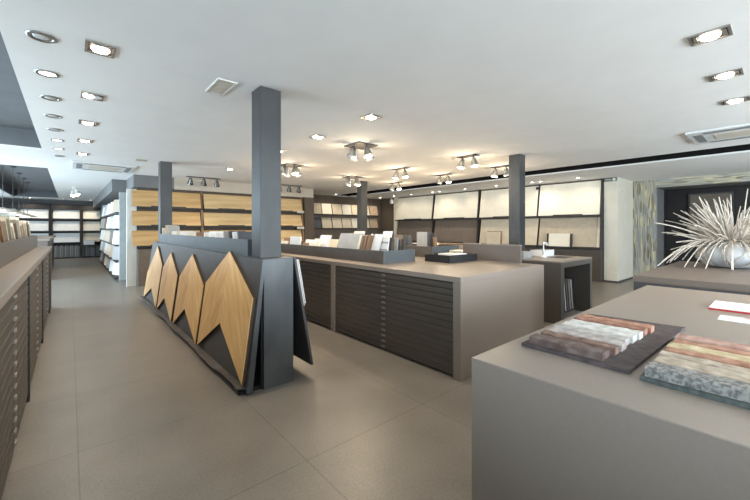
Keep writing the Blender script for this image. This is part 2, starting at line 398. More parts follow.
cluster(5.60, 3.85, 2, 'two headed spot bar left of the column by the basin, brightest pair', (1, 1), 26)
cluster(5.647, 5.66, 2, 'two headed spot bar in the middle of the ceiling, nearer of the two stacked pairs', (1, 1), 30)
cluster(7.27, 7.5, 2, 'two headed spot bar close to the dark slot, farther of the two stacked pairs', (1, 0), 30)
cluster(7.1, 5.59, 2, 'two headed spot bar by the dark slot in front of the cream boards', (1, 0), 26)
cluster(7.1, 4.05, 2, 'spot bar partly hidden behind the column by the basin', (0, 1), 26)
cluster(2.70, 10.1, 3, 'bar of three spots left of the near column before the oak wall', (0, 0, 0), 30)
cluster(5.19, 10.1, 3, 'bar of three spots right of the near column before the oak wall', (0, 0, 0), 30)

def tiny_light(x, y, label, group, power=0, z=ZC, aim=None):
    t = thing('small_downlight', (x, y, z), label, 'downlight', group)
    MB().lathe([(.05, z), (.05, z-.008), (.042, z-.008), (.040, z-.001)], (x, y), 16).build('trim_ring', 'white', t, True)
    MB().lathe([(.036, z-.0005), (.036, z-.006), (.01, z-.010)], (x, y), 16).build('bulb', 'lamp_on', t, True)
    if power:
        o = lamp('SPOT', (x, y, z-.03), power, (1, .85, .66), t, spot_size=2.3, spot_blend=.9, shadow_soft_size=.05)
        if aim: o.rotation_euler = aim
    return t
aimE = (0, math.radians(-20), 0)
for i, y in enumerate([10.68, 9.7, 8.6, 8.28, 7.18, 6.0, 4.85, 4.6, 3.62]):
    tiny_light(10.25, y, 'small bright downlight before the cream board wall, %s counted from the far end' % ordw(i), 'small downlights along the cream board wall', 9.5, aim=aimE)
for i, x in enumerate([7.95, 9.3, 10.3]):
    tiny_light(x, 11.6, 'small bright downlight above the mosaic panels, %s from the left' % ordw(i), 'small downlights over the mosaic panels', 16, aim=(math.radians(20), 0, 0))
for i, x in enumerate([-1.35, -.25, .75]):
    tiny_light(x, 21.85, 'small bright downlight over the far shelving, %s from the left' % ordw(i), 'small downlights over the far shelving', 22, aim=(math.radians(12), 0, 0))
# white surface spot at the far left
t = thing('ceiling_spot', (.12, 15.5, ZC), 'white twin surface spot on the far left ceiling', 'spotlight')
MB().lathe([(.07, ZC), (.07, ZC-.02), (.02, ZC-.025)], (.12, 15.5), 16).build('rose', 'white', t, True)
for k, (dx, dz) in enumerate(((-.03, -.13), (.05, -.09))):
    h = MB().tube([(.12, 15.5, ZC-.02), (.12+dx, 15.46, ZC+dz), (.12+dx*1.5, 15.38, ZC+dz-.14)], [.02, .06, .07], 14).build('lamp_head', 'white', t)
    MB().tube([(.12+dx*1.5, 15.379, ZC+dz-.141), (.12+dx*1.6, 15.37, ZC+dz-.155)], [.06, .04], 14).build('bulb', 'lamp_on', h)
lamp('SPOT', (.12, 15.3, ZC-.35), 60, NEUT, t, spot_size=2.4, spot_blend=.8, shadow_soft_size=.08)

# air cassettes and grilles
def cassette(x0, x1, y0, y1, label, rim_side):
    cx, cy = (x0+x1)/2, (y0+y1)/2
    t = thing('ceiling_air_conditioner', (cx, cy, ZC), label, 'air conditioner')
    MB().box(x0, x1, y0, y1, ZC-.03, ZC, .008).build('panel', 'ac_white', t)
    b = MB()
    b.box(x0+.27, x1-.27, y0+.27, y1-.27, ZC-.036, ZC-.03).build('intake_grille', 'vent', t)
    for q in ((x0+.18, x1-.18, y0+.07, y0+.16), (x0+.18, x1-.18, y1-.16, y1-.07), (x0+.07, x0+.16, y0+.18, y1-.18), (x1-.16, x1-.07, y0+.18, y1-.18)):
        MB().box(*q, ZC-.034, ZC-.030).build('air_slot', 'ac_dark', t)
    return t
cassette(.03, 1.1, 9.2, 10.3, 'white ceiling air conditioner panel at the left before the oak wall', 0)
cassette(6.55, 7.5, -.1, .93, 'white ceiling air conditioner panel at the right beside the dark slot', 0)
t = thing('vent_grille', (1.085, 3.5, ZC), 'beige square air grille in the ceiling left of the near column', 'vent')
b = MB(); x0, x1, y0, y1 = 1.0, 1.17, 3.3, 3.7
b.box(x0, x1, y0, y0+.02, ZC-.012, ZC).box(x0, x1, y1-.02, y1, ZC-.012, ZC).box(x0, x0+.015, y0+.02, y1-.02, ZC-.012, ZC).box(x1-.015, x1, y0+.02, y1-.02, ZC-.012, ZC).build('frame', 'white', t)
b = MB()
for k in range(12): b.box(x0+.015, x1-.015, y0+.03+k*.029, y0+.05+k*.029, ZC-.008, ZC-.002)
b.build('slats', 'vent', t)
t = thing('vent_grille', (1.07, 8.3, ZC), 'small flat beige grille in the ceiling near the far rack column', 'vent')
b = MB().box(.98, 1.16, 8.2, 8.22, ZC-.008, ZC).box(.98, 1.16, 8.38, 8.4, ZC-.008, ZC).box(.98, 1, 8.22, 8.38, ZC-.008, ZC).box(1.14, 1.16, 8.22, 8.38, ZC-.008, ZC).build('frame', 'beige_board', t)
b = MB()
for k in range(7): b.box(1.0, 1.14, 8.225+k*.022, 8.24+k*.022, ZC-.006, ZC-.001)
b.build('slats', 'beige_board', t)
# smoke detector beside the cream boards + white one by corner
t = thing('ceiling_speaker', (10.45, 11.0, ZC-.25), 'small white box fixed high in the far right corner', 'detector')
MB().box(10.40, 10.52, 11.0, 11.1, ZC-.30, ZC-.12, .01).build('housing', 'white', t); MB().tube([(10.46, 11.05, ZC-.12), (10.46, 11.05, ZC)], .015, 8).build('stem', 'white', t)

# pendants above the far left table
def pendant(y, label):
    x, zt, zs = -1.165, ZC+.32, 1.86
    t = thing('pendant_lamp', (x, y, zt), label, 'pendant lamp', 'flat pendant lamps at the far left')
    MB().lathe([(.07, zt), (.07, zt-.02), (.012, zt-.035)], (x, y), 20).build('ceiling_rose', 'dark_board', t, True)
    MB().tube([(x, y, zt-.03), (x, y, zs+.05)], .0055, 8).build('cord', 'dark_board', t)
    MB().lathe([(.03, zs+.06), (.06, zs+.045), (.24, zs+.012), (.25, zs), (.235, zs-.006), (.05, zs+.02)], (x, y), 32).build('lamp_shade', 'shade', t, True)
    MB().lathe([(.05, zs+.018), (.05, zs-.01), (.03, zs-.02)], (x, y), 16).build('bulb', 'lamp_dim', t, True)
for i, y in enumerate([11.7, 13.6, 15.1, 16.5, 18.0]):
    pendant(y, 'flat beige pendant lamp on a dark cord, %s from the front' % ordw(i))

# ------------------------------------------------------------------ left counter
t = thing('drawer_counter', (-.9, 4.4, 0), 'long taupe counter of shallow drawers along the left edge', 'counter')
MB().box(-1.62, -.25, -3.2, 8.68, 1.06, 1.12, .004).build('worktop', 'laminate', t)
MB().box(-1.6, -.31, -3.15, 8.63, .06, 1.06).build('carcass', 'black', t)
MB().box(-1.55, -.33, -3.1, 8.6, 0, .06).build('plinth', 'black', t)
for y in (.12, 2.12, 4.12, 6.1, 8.18):
    MB().box(-.31, -.255, y, y+.06, .0, 1.06).build('post', 'black', t)
MB().box(-.31, -.255, -3.15, .12, 0, 1.06).build('front_panel', 'drawer_left', t)
MB().box(-1.6, -.255, 8.63, 8.68, 0, 1.06).build('end_panel', 'laminate_dark', t)
def drawers(t, xf, sgn, y0, y1, n, z0, z1, m):
    """stack of shallow drawers facing -x (sgn=-1) or +x (sgn=1)"""
    p = (z1-z0)/n
    for k in range(n):
        za = z0+k*p
        d = MB().prism([(xf, y0, za+.004), (xf, y0, za+p*.80), (xf-sgn*.012, y0, za+p-.002), (xf-sgn*.04, y0, za+p-.002), (xf-sgn*.04, y0, za+.004)], (0, y1-y0, 0)).build('drawer', m, t)
        yc = (y0+y1)/2
        MB().box(xf, xf+sgn*.012, yc-.03, yc+.03, za+p*.40, za+p*.68, .002).build('handle', 'nickel', d)
for y0, y1 in ((.18, 2.12), (2.18, 4.12), (4.18, 6.1), (6.16, 8.18)):
    if y0 > 2: drawers(t, -.265, 1, y0, y1, 14, .07, 1.055, 'drawer_left')
# display trough on the counter: U-shaped bin
def trough(name, x0, x1, y0, y1, z0, z1, m, label, end_m=None):
    t = thing(name, ((x0+x1)/2, (y0+y1)/2, z0), label, 'display trough')
    w = .025
    MB().box(x0, x1, y0, y1, z0, z0+.02).build('base', m, t)
    for a in ((x0, x0+w), (x1-w, x1)): MB().box(a[0], a[1], y0, y1, z0+.02, z1, .002).build('side_wall', m, t)
    for a in ((y0, y0+w), (y1-w, y1)): MB().box(x0+w, x1-w, a[0], a[1], z0+.02, z1-.001).build('end_wall', end_m or m, t)
    return t
trough('display_trough', -.95, -.43, 2.0, 8.5, 1.12, 1.325, 'kiosk', 'long taupe trough on the left counter full of leaning samples')
cols = ['pale_board', 'beige_board', 'brown_board', 'pale_board', 'beige_board', 'taupe_board', 'pale_board', 'brown_board', 'beige_board', 'green_board', 'pale_board', 'taupe_board', 'pale_board', 'beige_board', 'brown_board']
names = {'pale_board': 'pale beige', 'beige_board': 'sand coloured', 'brown_board': 'brown', 'taupe_board': 'taupe', 'green_board': 'greenish grey', 'grey_board': 'mid grey', 'dark_board': 'anthracite', 'paper': 'white', 'stone_white': 'off white', 'cream': 'cream', 'cream2': 'beige', 'dusk_board': 'blue grey'}
def leaner(x0, x1, y, z, h, tilt, th, m, label, group, cat='sample board'):
    """sample board across the trough, leaning by tilt (radians) along y"""
    u = (1, 0, 0); v = (0, math.sin(tilt), math.cos(tilt)); w = (0, -math.cos(tilt), math.sin(tilt))
    if math.sin(tilt) >= 0:
        z += 0
        o = MB().slab((x0, y, z+ .001), u, v, w, x1-x0, h, th)
    else:
        o = MB().slab((x0, y, z+.001+th*abs(math.sin(tilt))), u, v, w, x1-x0, h, th)
    o = o.build('sample_board', m)
    return tag(o, label, cat, group)
cols = cols[:14]
for i, m in enumerate(cols+cols[::-1]):
    if i >= 18: break
    y = 3.0+i*.295
    leaner(-.90, -.47, y, 1.14, .60+.04*math.sin(i*2.3), -.92+.05*math.sin(i*1.7), .05, m, '%s sample board, %s from the front in the left counter trough' % (names[m], ordw(i)), 'samples in the left counter trough')

# table beyond, under the pendants
t = thing('counter_table', (-1.1, 15.8, 0), 'grey counter beyond the left drawer counter, below the pendant lamps', 'counter')
MB().box(-1.9, -.42, 13.2, 18.4, 1.10, 1.16, .004).build('worktop', 'laminate', t)
MB().box(-1.85, -.47, 13.25, 18.35, .0, 1.10).build('carcass', 'laminate_dark', t)

# ------------------------------------------------------------------ rack with the oak arrows
RK0, RK1 = 3.05, 8.55
t = thing('sample_rack', (1.46, 5.8, 0), 'long charcoal rack with leaning sides that carries the oak arrow boards', 'rack')
for ya, yb in ((RK0+.03, 3.222), (3.438, 8.172), (8.388, RK1-.03)):
    MB().box(1.30, 1.60, ya, yb, 0.0, 1.14).build('core', 'black', t)
    MB().box(1.30, 1.61, ya, yb, 1.14, 1.17).build('cap', 'steel_dark', t)
MB().box(1.315, 1.605, RK0, RK0+.03, .0, 1.17, .003).build('end_panel', 'steel_dark', t)
MB().box(1.315, 1.605, RK1-.03, RK1, .0, 1.17, .003).build('end_panel', 'steel_dark', t)
# leaning side boards
MB().prism([(1.172, RK0, .04), (1.15, RK0, .04), (1.300, RK0, 1.17), (1.312, RK0, 1.17)], (0, RK1-RK0, 0)).build('side_board', 'charcoal', t)
MB().prism([(1.205, RK0-.02, .012), (1.15, RK0-.02, .012), (1.298, RK0-.02, 1.17), (1.325, RK0-.02, 1.17)], (0, .019, 0)).build('edge_profile', 'steel_dark', t)
MB().prism([(1.80, RK0, .1), (1.825, RK0, .1), (1.635, RK0, 1.17), (1.61, RK0, 1.17)], (0, RK1-RK0, 0)).build('side_board', 'charcoal', t)
# base lip under the left boards: thin shelf with a warped front edge over a black plinth
b = MB(); n = 40; rows = []
for i in range(n+1):
    y = RK0+.01+(RK1-RK0-.02)*i/n
    dz = .010*math.sin(i*.9)+.006*math.sin(i*2.1); dx = .012*math.sin(i*.63)
    rows.append([b.bm.verts.new(q) for q in ((1.165, y, .050), (1.148, y, .066), (1.078+dx, y, .074+dz), (1.073+dx, y, .066+dz))])
for r0, r1 in zip(rows, rows[1:]):
    for k in range(4): b.bm.faces.new((r0[k], r0[(k+1) % 4], r1[(k+1) % 4], r1[k]))
b.bm.faces.new(rows[0]); b.bm.faces.new(list(reversed(rows[-1])))
b.build('base_lip', 'felt', t)
MB().box(1.10, 1.298, RK0+.04, RK1-.04, 0, .035).build('plinth', 'black', t)
for y in (3.9, 5.6, 8.2): MB().box(1.60, 1.79, y, y+.04, .0, .1).build('foot', 'black', t)

# four arrow-shaped boards; outline given in (y, height up the leaning board)
kx = (1.303-1.15)/1.15
def plane_pt(y, z, off): return Vector((1.15+(z-.04)*kx-off, y, z))
def arrow(y0, ya, y1, zb0, zs0, zap, zs1, zb1, zn, label):
    t = thing('oak_arrow_board', (1.1, (y0+y1)/2, .06), label, 'oak board', 'arrow shaped oak boards on the rack')
    e = Vector((-.006, 0, .001)); o = .030
    A = [plane_pt(y, z, o) for y, z in ((ya, zap), (ya, zn), (y1, zb1), (y1, zs1))]
    B = [plane_pt(y, z, o) for y, z in ((ya, zap), (y0, zs0), (y0, zb0), (ya, zn))]
    MB().prism(A, e).build('chevron_half', 'oak_b', t); MB().prism(B, e).build('chevron_half', 'oak_a', t)
    # darker carrier board seen along the edges
    A = [plane_pt(y, z, .001) for y, z in ((ya, zap), (y1, zs1), (y1, zb1), (ya, zn), (y0, zb0), (y0, zs0))]
    MB().prism(A, Vector((-.0285, 0, .003))).build('backing', 'oak_edge', t)
arrow(3.07, 3.82, 4.48, .09, .83, 1.205, .80, .09, .468, 'largest nearest oak arrow board on the charcoal rack')
arrow(4.56, 5.25, 5.77, .075, .76, 1.09, .74, .07, .37, 'second nearest oak arrow board on the charcoal rack')
arrow(5.91, 6.565, 7.0, .07, .74, 1.045, .775, .07, .32, 'third oak arrow board on the charcoal rack')
arrow(7.11, 7.76, 8.42, .07, .80, 1.10, .55, .07, .32, 'farthest oak arrow board on the charcoal rack')

# right side of the rack: hanging white framed sheets
for k, (x, mm, lab) in enumerate(((1.665, 'paper', 'white sheet hung on the right side of the rack, innermost'), (1.700, 'grey_board', 'thin grey sheet hung on the right side of the rack, between two white ones'), (1.735, 'paper', 'white sheet hung on the right side of the rack, outermost'))):
    zt, zb = 1.13, .68
    o = MB().prism([(x-.0, 3.12+k*.05, zt), (x+.022, 3.12+k*.05, zt), (x+.022+.08, 3.12+k*.05, zb), (x+.08, 3.12+k*.05, zb)], (0, .75, 0)).build('hanging_sheet', mm)
    tag(o, lab, 'sample sheet', 'sheets hung on the right side of the rack')

trough('display_trough', 1.34, 1.60, 3.50, 8.1, 1.17, 1.335, 'trough_blue', 'blue grey trough on top of the rack between its two columns')
# small samples in the rack trough
spec = [(8.0, 'pale_board', .26, .1), (7.55, 'beige_board', .34, .5), (7.35, 'grey_board', .33, .5), (7.1, 'paper', .2, .3), (6.8, 'pale_board', .2, .3), (6.45, 'paper', .205, .25), (6.1, 'pale_board', .2, .2), (5.5, 'brown_board', .2, .3), (5.1, 'paper', .2, .25), (4.85, 'stone_white', .215, .3), (4.6, 'paper', .2, .3), (4.3, 'grey_board', .22, .3), (4.12, 'dark_board', .225, .3), (3.97, 'stone_white', .22, .35), (3.83, 'dusk_board', .22, .3)]
for i, (y, m, h, ti) in enumerate(reversed(spec)):
    leaner(1.375, 1.565, y, 1.19, h, ti, .03, m, 'small %s sample, %s from the front in the rack top trough' % (names[m], ordw(i)), 'small samples in the rack top trough')

# ------------------------------------------------------------------ centre counter
CX0, CX1, CY0, CY1, CZ = 2.79, 4.55, 2.0, 9.0, .984
t = thing('drawer_counter', (3.6, 5.5, 0), 'wide taupe counter with dark drawers in the middle of the shop', 'counter')
MB().box(CX0, CX1, CY0, CY1, CZ-.055, CZ, .004).build('worktop', 'laminate', t)
MB().box(CX0, CX1, CY0, CY0+.09, 0, CZ-.055, .003).build('end_panel', 'laminate', t)
MB().box(CX0, CX1, CY1-.09, CY1, 0, CZ-.055, .003).build('end_panel', 'laminate', t)
for y in (4.11, 6.2): MB().box(CX0, CX0+.06, y, y+.085, 0, CZ-.055).build('post', 'laminate', t)
MB().box(CX0+.06, CX1-.01, CY0+.09, CY1-.09, .0, CZ-.055).build('carcass', 'black', t)
for y0, y1 in ((2.1, 4.105), (4.2, 6.195), (6.29, 8.9)): drawers(t, CX0+.02, -1, y0, y1, 14, .02, CZ-.06, 'drawer')
# second counter back to back
t = thing('low_counter', (5.3, 6.5, 0), 'taupe counter standing back to back behind the middle drawer counter', 'counter')
MB().box(4.57, 5.3, 3.3, 9.0, CZ-.06, CZ, .004).build('worktop', 'laminate', t)
MB().box(4.6, 5.27, 3.34, 8.96, 0, CZ-.06).build('carcass', 'laminate_dark', t)
# upright screen slab at the back edge
t = thing('display_screen', (4.62, 2.76, 0), 'upright brown taupe slab standing behind the middle counter', 'screen')
MB().box(4.575, 4.61, 2.32, 3.24, 0, 1.205, .003).build('panel', 'laminate_dark', t)
MB().box(4.57, 4.615, 2.32, 3.24, 1.205, 1.222, .003).build('top_edge', 'laminate', t)
for y in (2.4, 3.1): MB().box(4.611, 4.85, y, y+.04, 0, .05).build('foot', 'dark_board', t)

trough('display_trough', 3.04, 3.63, 3.36, 8.6, CZ, 1.155, 'trough_brown', 'long grey trough on the middle counter full of tile samples', 'trough_blue')
trough('display_trough', 4.3, 5.0, 3.62, 6.0, CZ, 1.155, 'trough_brown', 'shorter brown trough behind the black tray, with slanted samples', 'trough_blue')

def facing(name, x, y0, y1, zb, h, tilt, th, m, label, group, shear=0., cat='sample board'):
    """board with its broad side towards -x, leaning back (+x) by tilt; top edge shifted along y by shear"""
    c, s_ = math.cos(tilt), math.sin(tilt)
    p = [(x, y0, zb), (x, y1, zb), (x+h*s_, y1+shear, zb+h*c), (x+h*s_, y0+shear, zb+h*c)]
    o = MB().prism(p, (c*th, 0, -s_*th*0)).build(name, m)
    return tag(o, label, cat, group)
G1 = 'samples in the long middle counter trough'
z0 = CZ+.022
facing('sample_board', 3.30, 4.28, 4.86, z0, .37, .25, .02, 'grey_board', 'large light grey sample board lying broadside in the middle trough', G1, -.06)
t_ = [(4.13, 'paper', .36), (4.05, 'brown_board', .36), (3.97, 'pale_board', .35), (3.90, 'brown_board', .35), (3.83, 'brown_board', .36)]
facing('sample_board', 3.45, 4.23, 4.275, z0, .36, .2, .012, 'paper', 'white narrow sample right beside the large light grey board', G1, -.10)
facing('sample_board', 3.45, 4.40, 4.66, z0, .40, .2, .02, 'pale_board', 'tall pale beige board at the back of the middle trough behind the large grey one', G1, -.05)
for k, (y, m, lab) in enumerate(((4.08, 'pale_board', 'pale beige sample left of the brown boards in the middle trough'), (4.02, 'brown_board', 'brown slanted sample, left of three in the middle trough'), (3.955, 'brown_board', 'brown slanted sample, middle of three in the middle trough'), (3.885, 'brown_board', 'brown slanted sample, right of three in the middle trough'))):
    facing('sample_board', 3.16, y, y+.05, z0, .34, .1, .16, m, lab, G1, -.09)
o = facing('sample_board', 3.22, 3.72, 3.88, z0, .36, .12, .02, 'paper', 'white sample board slanted at the near right part of the middle trough', G1, -.09)
o = facing('sample_board', 3.45, 3.74, 3.92, z0, .40, .12, .02, 'stone_white', 'taller off white board behind the white slanted one in the middle trough', G1, -.05)
# white sample with grey bands
t = thing('banded_sample', (3.3, 3.66, z0), 'white sample card with two grey bands at the near end of the middle trough', 'sample board', G1)
xk, ya, yb = 3.27, 3.56, 3.73
MB().prism([(xk, ya, z0), (xk, yb, z0), (xk+.03, yb-.02, z0+.31), (xk+.03, ya-.02, z0+.31)], (.018, 0, 0)).build('card', 'paper', t)
for q in (.13, .23): MB().prism([(xk-.001+q*.097, ya-q*.065, z0+q), (xk-.001+q*.097, yb-q*.065, z0+q), (xk-.001+(q+.025)*.097, yb-(q+.025)*.065, z0+q+.025), (xk-.001+(q+.025)*.097, ya-(q+.025)*.065, z0+q+.025)], (-.003, 0, 0)).build('band', 'grey_board', t)
for k, (xx, y, m, nm) in enumerate(((3.38, 3.60, 'dark_board', 'anthracite slim sample beside the banded white card'), (3.45, 3.56, 'grey_board', 'grey slim sample between two anthracite ones at the near trough end'), (3.50, 3.475, 'dark_board', 'anthracite slim sample at the very near end of the middle trough'), (3.52, 3.60, 'black', 'black slim sample standing behind the anthracite ones at the near trough end'))):
    facing('sample_board', xx, y, y+.055, z0, .31-.01*k, .05, .025, m, nm, G1, -.02)
# far end of the trough: cluster of white blocks
wl = [(3.25, 5.95, 6.35, .28, .1, 'paper', 'white block left in the far part of the middle trough'), (3.3, 5.5, 5.9, .24, .3, 'stone_white', 'off white low sample in the far part of the middle trough'),
      (3.25, 5.05, 5.36, .33, .25, 'paper', 'white tall slanted tile in the far part of the middle trough'), (3.14, 5.15, 5.5, .2, .5, 'pale_board', 'pale beige low tile in front of the white slanted tile'), (3.16, 4.92, 5.02, .27, .2, 'paper', 'narrow white strip left of the large light grey board'),
      (3.16, 5.62, 5.8, .2, .5, 'brown_board', 'small brown sample among the white blocks in the middle trough'), (3.16, 6.42, 6.7, .21, .5, 'pale_board', 'pale flat sample at the far left of the middle trough'), (3.35, 6.5, 6.9, .25, .3, 'brown_board', 'brown sample farthest left in the middle trough'),
      (3.45, 4.95, 5.8, .25, .2, 'cream', 'cream long board at the back among the white blocks')]
for x, y0, y1, h, ti, m, lab in wl: facing('sample_board', x, y0, y1, z0, h, ti, .03, m, lab, G1, -.04 if 'tall' in lab else 0)
# trough behind
G2 = 'slanted samples in the shorter brown trough'
for x, y0, y1, h, m, lab, sh in ((4.45, 4.44, 4.68, .32, 'taupe_board', 'brown grey sample leaning at the left end of the shorter trough', .0), (4.42, 4.26, 4.31, .33, 'dark_board', 'anthracite sample edge beside the brown grey one in the shorter trough', .12),
        (4.42, 4.17, 4.22, .31, 'dusk_board', 'dark slanted sample edge left of the big grey board in the shorter trough', .10), (4.45, 3.85, 4.08, .38, 'grey_board', 'big mid grey sample board in the middle of the shorter trough', .05),
        (4.45, 3.79, 3.85, .38, 'dark_board', 'anthracite sample right of the big grey board', .05), (4.45, 3.72, 3.77, .36, 'black', 'black sample second from the right in the shorter trough', .06), (4.45, 3.665, 3.71, .30, 'brown_board', 'brown sample at the right end of the shorter trough', .06)):
    facing('sample_board', x, y0, y1, z0, h, .15, .05, m, lab, G2, sh)
# black tray with papers
t = thing('tray', (4.1, 3.1, CZ), 'black square tray on the middle counter holding white paper', 'tray')
MB().box(3.79, 4.42, 2.89, 3.32, CZ, CZ+.02).build('base', 'black', t)
MB().box(3.79, 3.81, 2.89, 3.32, CZ+.02, CZ+.1).box(4.40, 4.42, 2.89, 3.32, CZ+.02, CZ+.1).box(3.81, 4.40, 2.89, 2.91, CZ+.02, CZ+.1).box(3.81, 4.40, 3.30, 3.32, CZ+.02, CZ+.1).build('rim', 'black', t)
o = MB().box(3.98, 4.28, 2.96, 3.24, CZ+.021, CZ+.105, .004).build('paper_stack', 'paper'); tag(o, 'stack of white paper lying in the black tray', 'paper')
# low brown box and light things behind the tray
t = thing('sample_box', (5.3, 4.0, CZ), 'low tan box behind the black tray', 'box')
MB().box(5.05, 5.25, 3.5, 4.1, CZ, 1.16, .004).build('body', 'beige_board', t); MB().box(5.04, 5.26, 3.49, 4.11, 1.16, 1.175, .003).build('lid', 'brown_board', t)
o = MB().box(4.7, 4.95, 3.36, 3.6, CZ, 1.09, .01).build('paper_stack', 'cream'); tag(o, 'pale stack of brochures between the tray and the brown slab', 'paper')
# brochures on far side of the slab
t = thing('reading_table', (6.0, 4.6, 0), 'pale topped table behind the upright brown slab', 'table')
MB().box(5.42, 6.02, 3.45, 5.2, 1.10, 1.13, .003).build('tabletop', 'cream', t)
for x in (5.45, 5.95):
    for y in (3.5, 5.12): MB().box(x, x+.04, y, y+.04, 0, 1.10).build('leg', 'dark_board', t)

# ------------------------------------------------------------------ kiosk with basin
KX0, KX1, KY0, KY1, KZ = 5.55, 6.85, 2.19, 3.10, .945
t = thing('worktop_display', (6.2, 2.75, 0), 'dark grey open ended worktop stand with sink cutout and white basin', 'display stand')
b = MB(); b.box(KX0, KX1, KY0, KY1, KZ-.10, KZ-.02)
b.build('worktop', 'kiosk', t)
sx0, sx1, sy0, sy1 = 6.2, 6.7, 2.4, 2.72
MB().box(KX0, sx0, KY0, KY1, KZ-.02, KZ).box(sx1, KX1, KY0, KY1, KZ-.02, KZ).box(sx0, sx1, KY0, sy0, KZ-.02, KZ).box(sx0, sx1, sy1, KY1, KZ-.02, KZ).build('top_sheet', 'laminate', t)
MB().box(sx0, sx1, sy0, sy1, KZ-.02, KZ-.012).build('sink', 'black', t)
MB().box(KX0, KX0+.12, KY0, KY1, 0, KZ-.10, .002).build('side_panel', 'kiosk', t)
MB().box(KX1-.09, KX1, KY0, KY1, 0, KZ-.10, .002).build('side_panel', 'kiosk', t)
MB().box(KX0+.12, KX1-.09, KY1-.06, KY1, 0, KZ-.10).build('back_panel', 'dark_wall', t)
MB().box(KX0+.12, KX1-.09, KY0+.25, KY1-.06, .0, .03).build('floor_shelf', 'dark_wall', t)
for k, (x, m, h, lab) in enumerate(((6.40, 'grey_board', .55, 'mid grey slab leaning inside the worktop stand, leftmost'), (6.49, 'charcoal', .54, 'charcoal slab leaning inside the worktop stand, second'), (6.59, 'taupe_board', .53, 'taupe slab leaning inside the worktop stand, third'), (6.70, 'grey_board', .52, 'light grey edged slab leaning inside the worktop stand, rightmost'))):
    o = MB().prism([(x, 2.45, .031), (x+.04, 2.45, .031), (x+.04-.10, 2.45, .031+h), (x-.10, 2.45, .031+h)], (0, .55, 0)).build('stone_slab', m); tag(o, lab, 'slab', 'slabs leaning inside the worktop stand')
MB().box(KX0+.12, KX0+.15, KY0+.30, KY0+.33, .62, .66).build('bracket', 'chrome', t)
t = thing('basin', (6.4, 2.97, KZ), 'white block basin on the dark worktop stand', 'basin')
MB().box(6.30, 6.70, 2.76, 3.02, KZ, KZ+.11, .008).build('body', 'porcelain', t)
MB().box(6.34, 6.66, 2.80, 2.98, KZ+.11, KZ+.113).build('bowl', 'grey_board', t)
t = thing('tap', (6.22, 2.72, KZ), 'slim chrome tap with white foot in front of the white basin', 'tap')
MB().lathe([(.05, KZ), (.05, KZ+.02), (.02, KZ+.05)], (6.12, 2.70), 20).build('foot', 'porcelain', t, True)
MB().tube([(6.12, 2.70, KZ+.04), (6.12, 2.70, KZ+.27)], .012, 10).build('stem', 'chrome', t)
MB().tube([(6.12, 2.70, KZ+.24), (6.25, 2.72, KZ+.25), (6.34, 2.74, KZ+.235), (6.36, 2.745, KZ+.21)], .018, 10).build('spout', 'porcelain', t)
o = MB().box(5.62, 5.9, 2.80, 3.08, KZ, KZ+.11, .004).build('sample_box', 'grey_board'); tag(o, 'light grey box left of the tap on the worktop stand', 'box')

# ------------------------------------------------------------------ foreground table
FX0, FX1, FY0, FY1 = 1.095, 3.57, -1.3, .74
t = thing('display_table', (2.3, -.3, 0), 'large taupe block table in the right foreground with brick samples', 'table')
MB().box(FX0, FX1, FY0, FY1, .06, CZ, .003).build('block_body', 'laminate', t)
MB().box(FX0+.04, FX1-.04, FY0+.04, FY1-.04, 0, .06).build('plinth', 'black', t)
t = thing('display_table', (5.1, -.1, 0), 'dark taupe table behind the foreground one, carrying the twig vase', 'table')
MB().box(4.06, 6.3, -1.2, .945, .94, 1.0, .003).build('tabletop', 'laminate_dark', t)
MB().box(4.06, 4.11, -1.2, .945, 0, .94).build('side_panel', 'charcoal', t); MB().box(6.25, 6.3, -1.2, .945, 0, .94).build('side_panel', 'charcoal', t)
MB().box(4.11, 6.25, .895, .945, 0, .94).build('end_panel', 'charcoal', t); MB().box(4.11, 6.25, -1.2, -1.15, 0, .94).build('end_panel', 'charcoal', t)

def brick_mat(name, c1, c2, c3): return mat(name, c1, c3, 26, rough=.85, spec=.2, bump=.5, detail=8, lo=.3, hi=.7, c3=c2)
def slip(o, u, v, lu, lv, lh, z, m, t, seed):
    """one brick slip: rough-cut bar subdivided and roughened"""
    b = MB(); nu = 14; o = Vector(o); u = Vector(u).normalized(); v = Vector(v).normalized()
    rows = []
    for i in range(nu+1):
        a = i/nu
        def rn(k, s_): return (mnoise.noise(Vector((seed*3.1+i*.6, k*1.7, seed))))*s_
        p = o+u*lu*a
        e = lu*0.0
        rows.append([b.bm.verts.new((q.x, q.y, zz)) for q, zz in ((p+v*rn(0, .002), z), (p+v*(.001+rn(1, .0025)), z+lh*.85+rn(2, .003)), (p+v*(.006+rn(3, .002)), z+lh+rn(4, .004)), (p+v*(lv-.006+rn(5, .002)), z+lh+rn(6, .004)), (p+v*(lv+rn(7, .002)), z+lh*.85), (p+v*lv, z))])
    for r0, r1 in zip(rows, rows[1:]):
        for k in range(6): b.bm.faces.new((r0[k], r0[(k+1) % 6], r1[(k+1) % 6], r1[k]))
    b.bm.faces.new(list(reversed(rows[0]))); b.bm.faces.new(rows[-1])
    return b.build('brick_slip', m, t)
M['slate'] = mat('slate backing', (74, 66, 66), (92, 82, 80), 30, rough=.8, spec=.25, bump=.4, detail=8)
M['slate_green'] = mat('grey green backing', (62, 68, 66), (84, 90, 86), 50, rough=.7, bump=.3)
M['br_umber'] = brick_mat('umber brick', (88, 72, 66), (104, 88, 82), (126, 110, 104))
M['br_brown'] = brick_mat('brown brick', (104, 82, 72), (124, 100, 88), (150, 124, 110))
M['br_lilac'] = brick_mat('pale lilac brick', (150, 138, 132), (172, 161, 155), (190, 181, 175))
M['br_grey'] = brick_mat('light grey brick', (156, 150, 144), (176, 170, 164), (194, 188, 182))
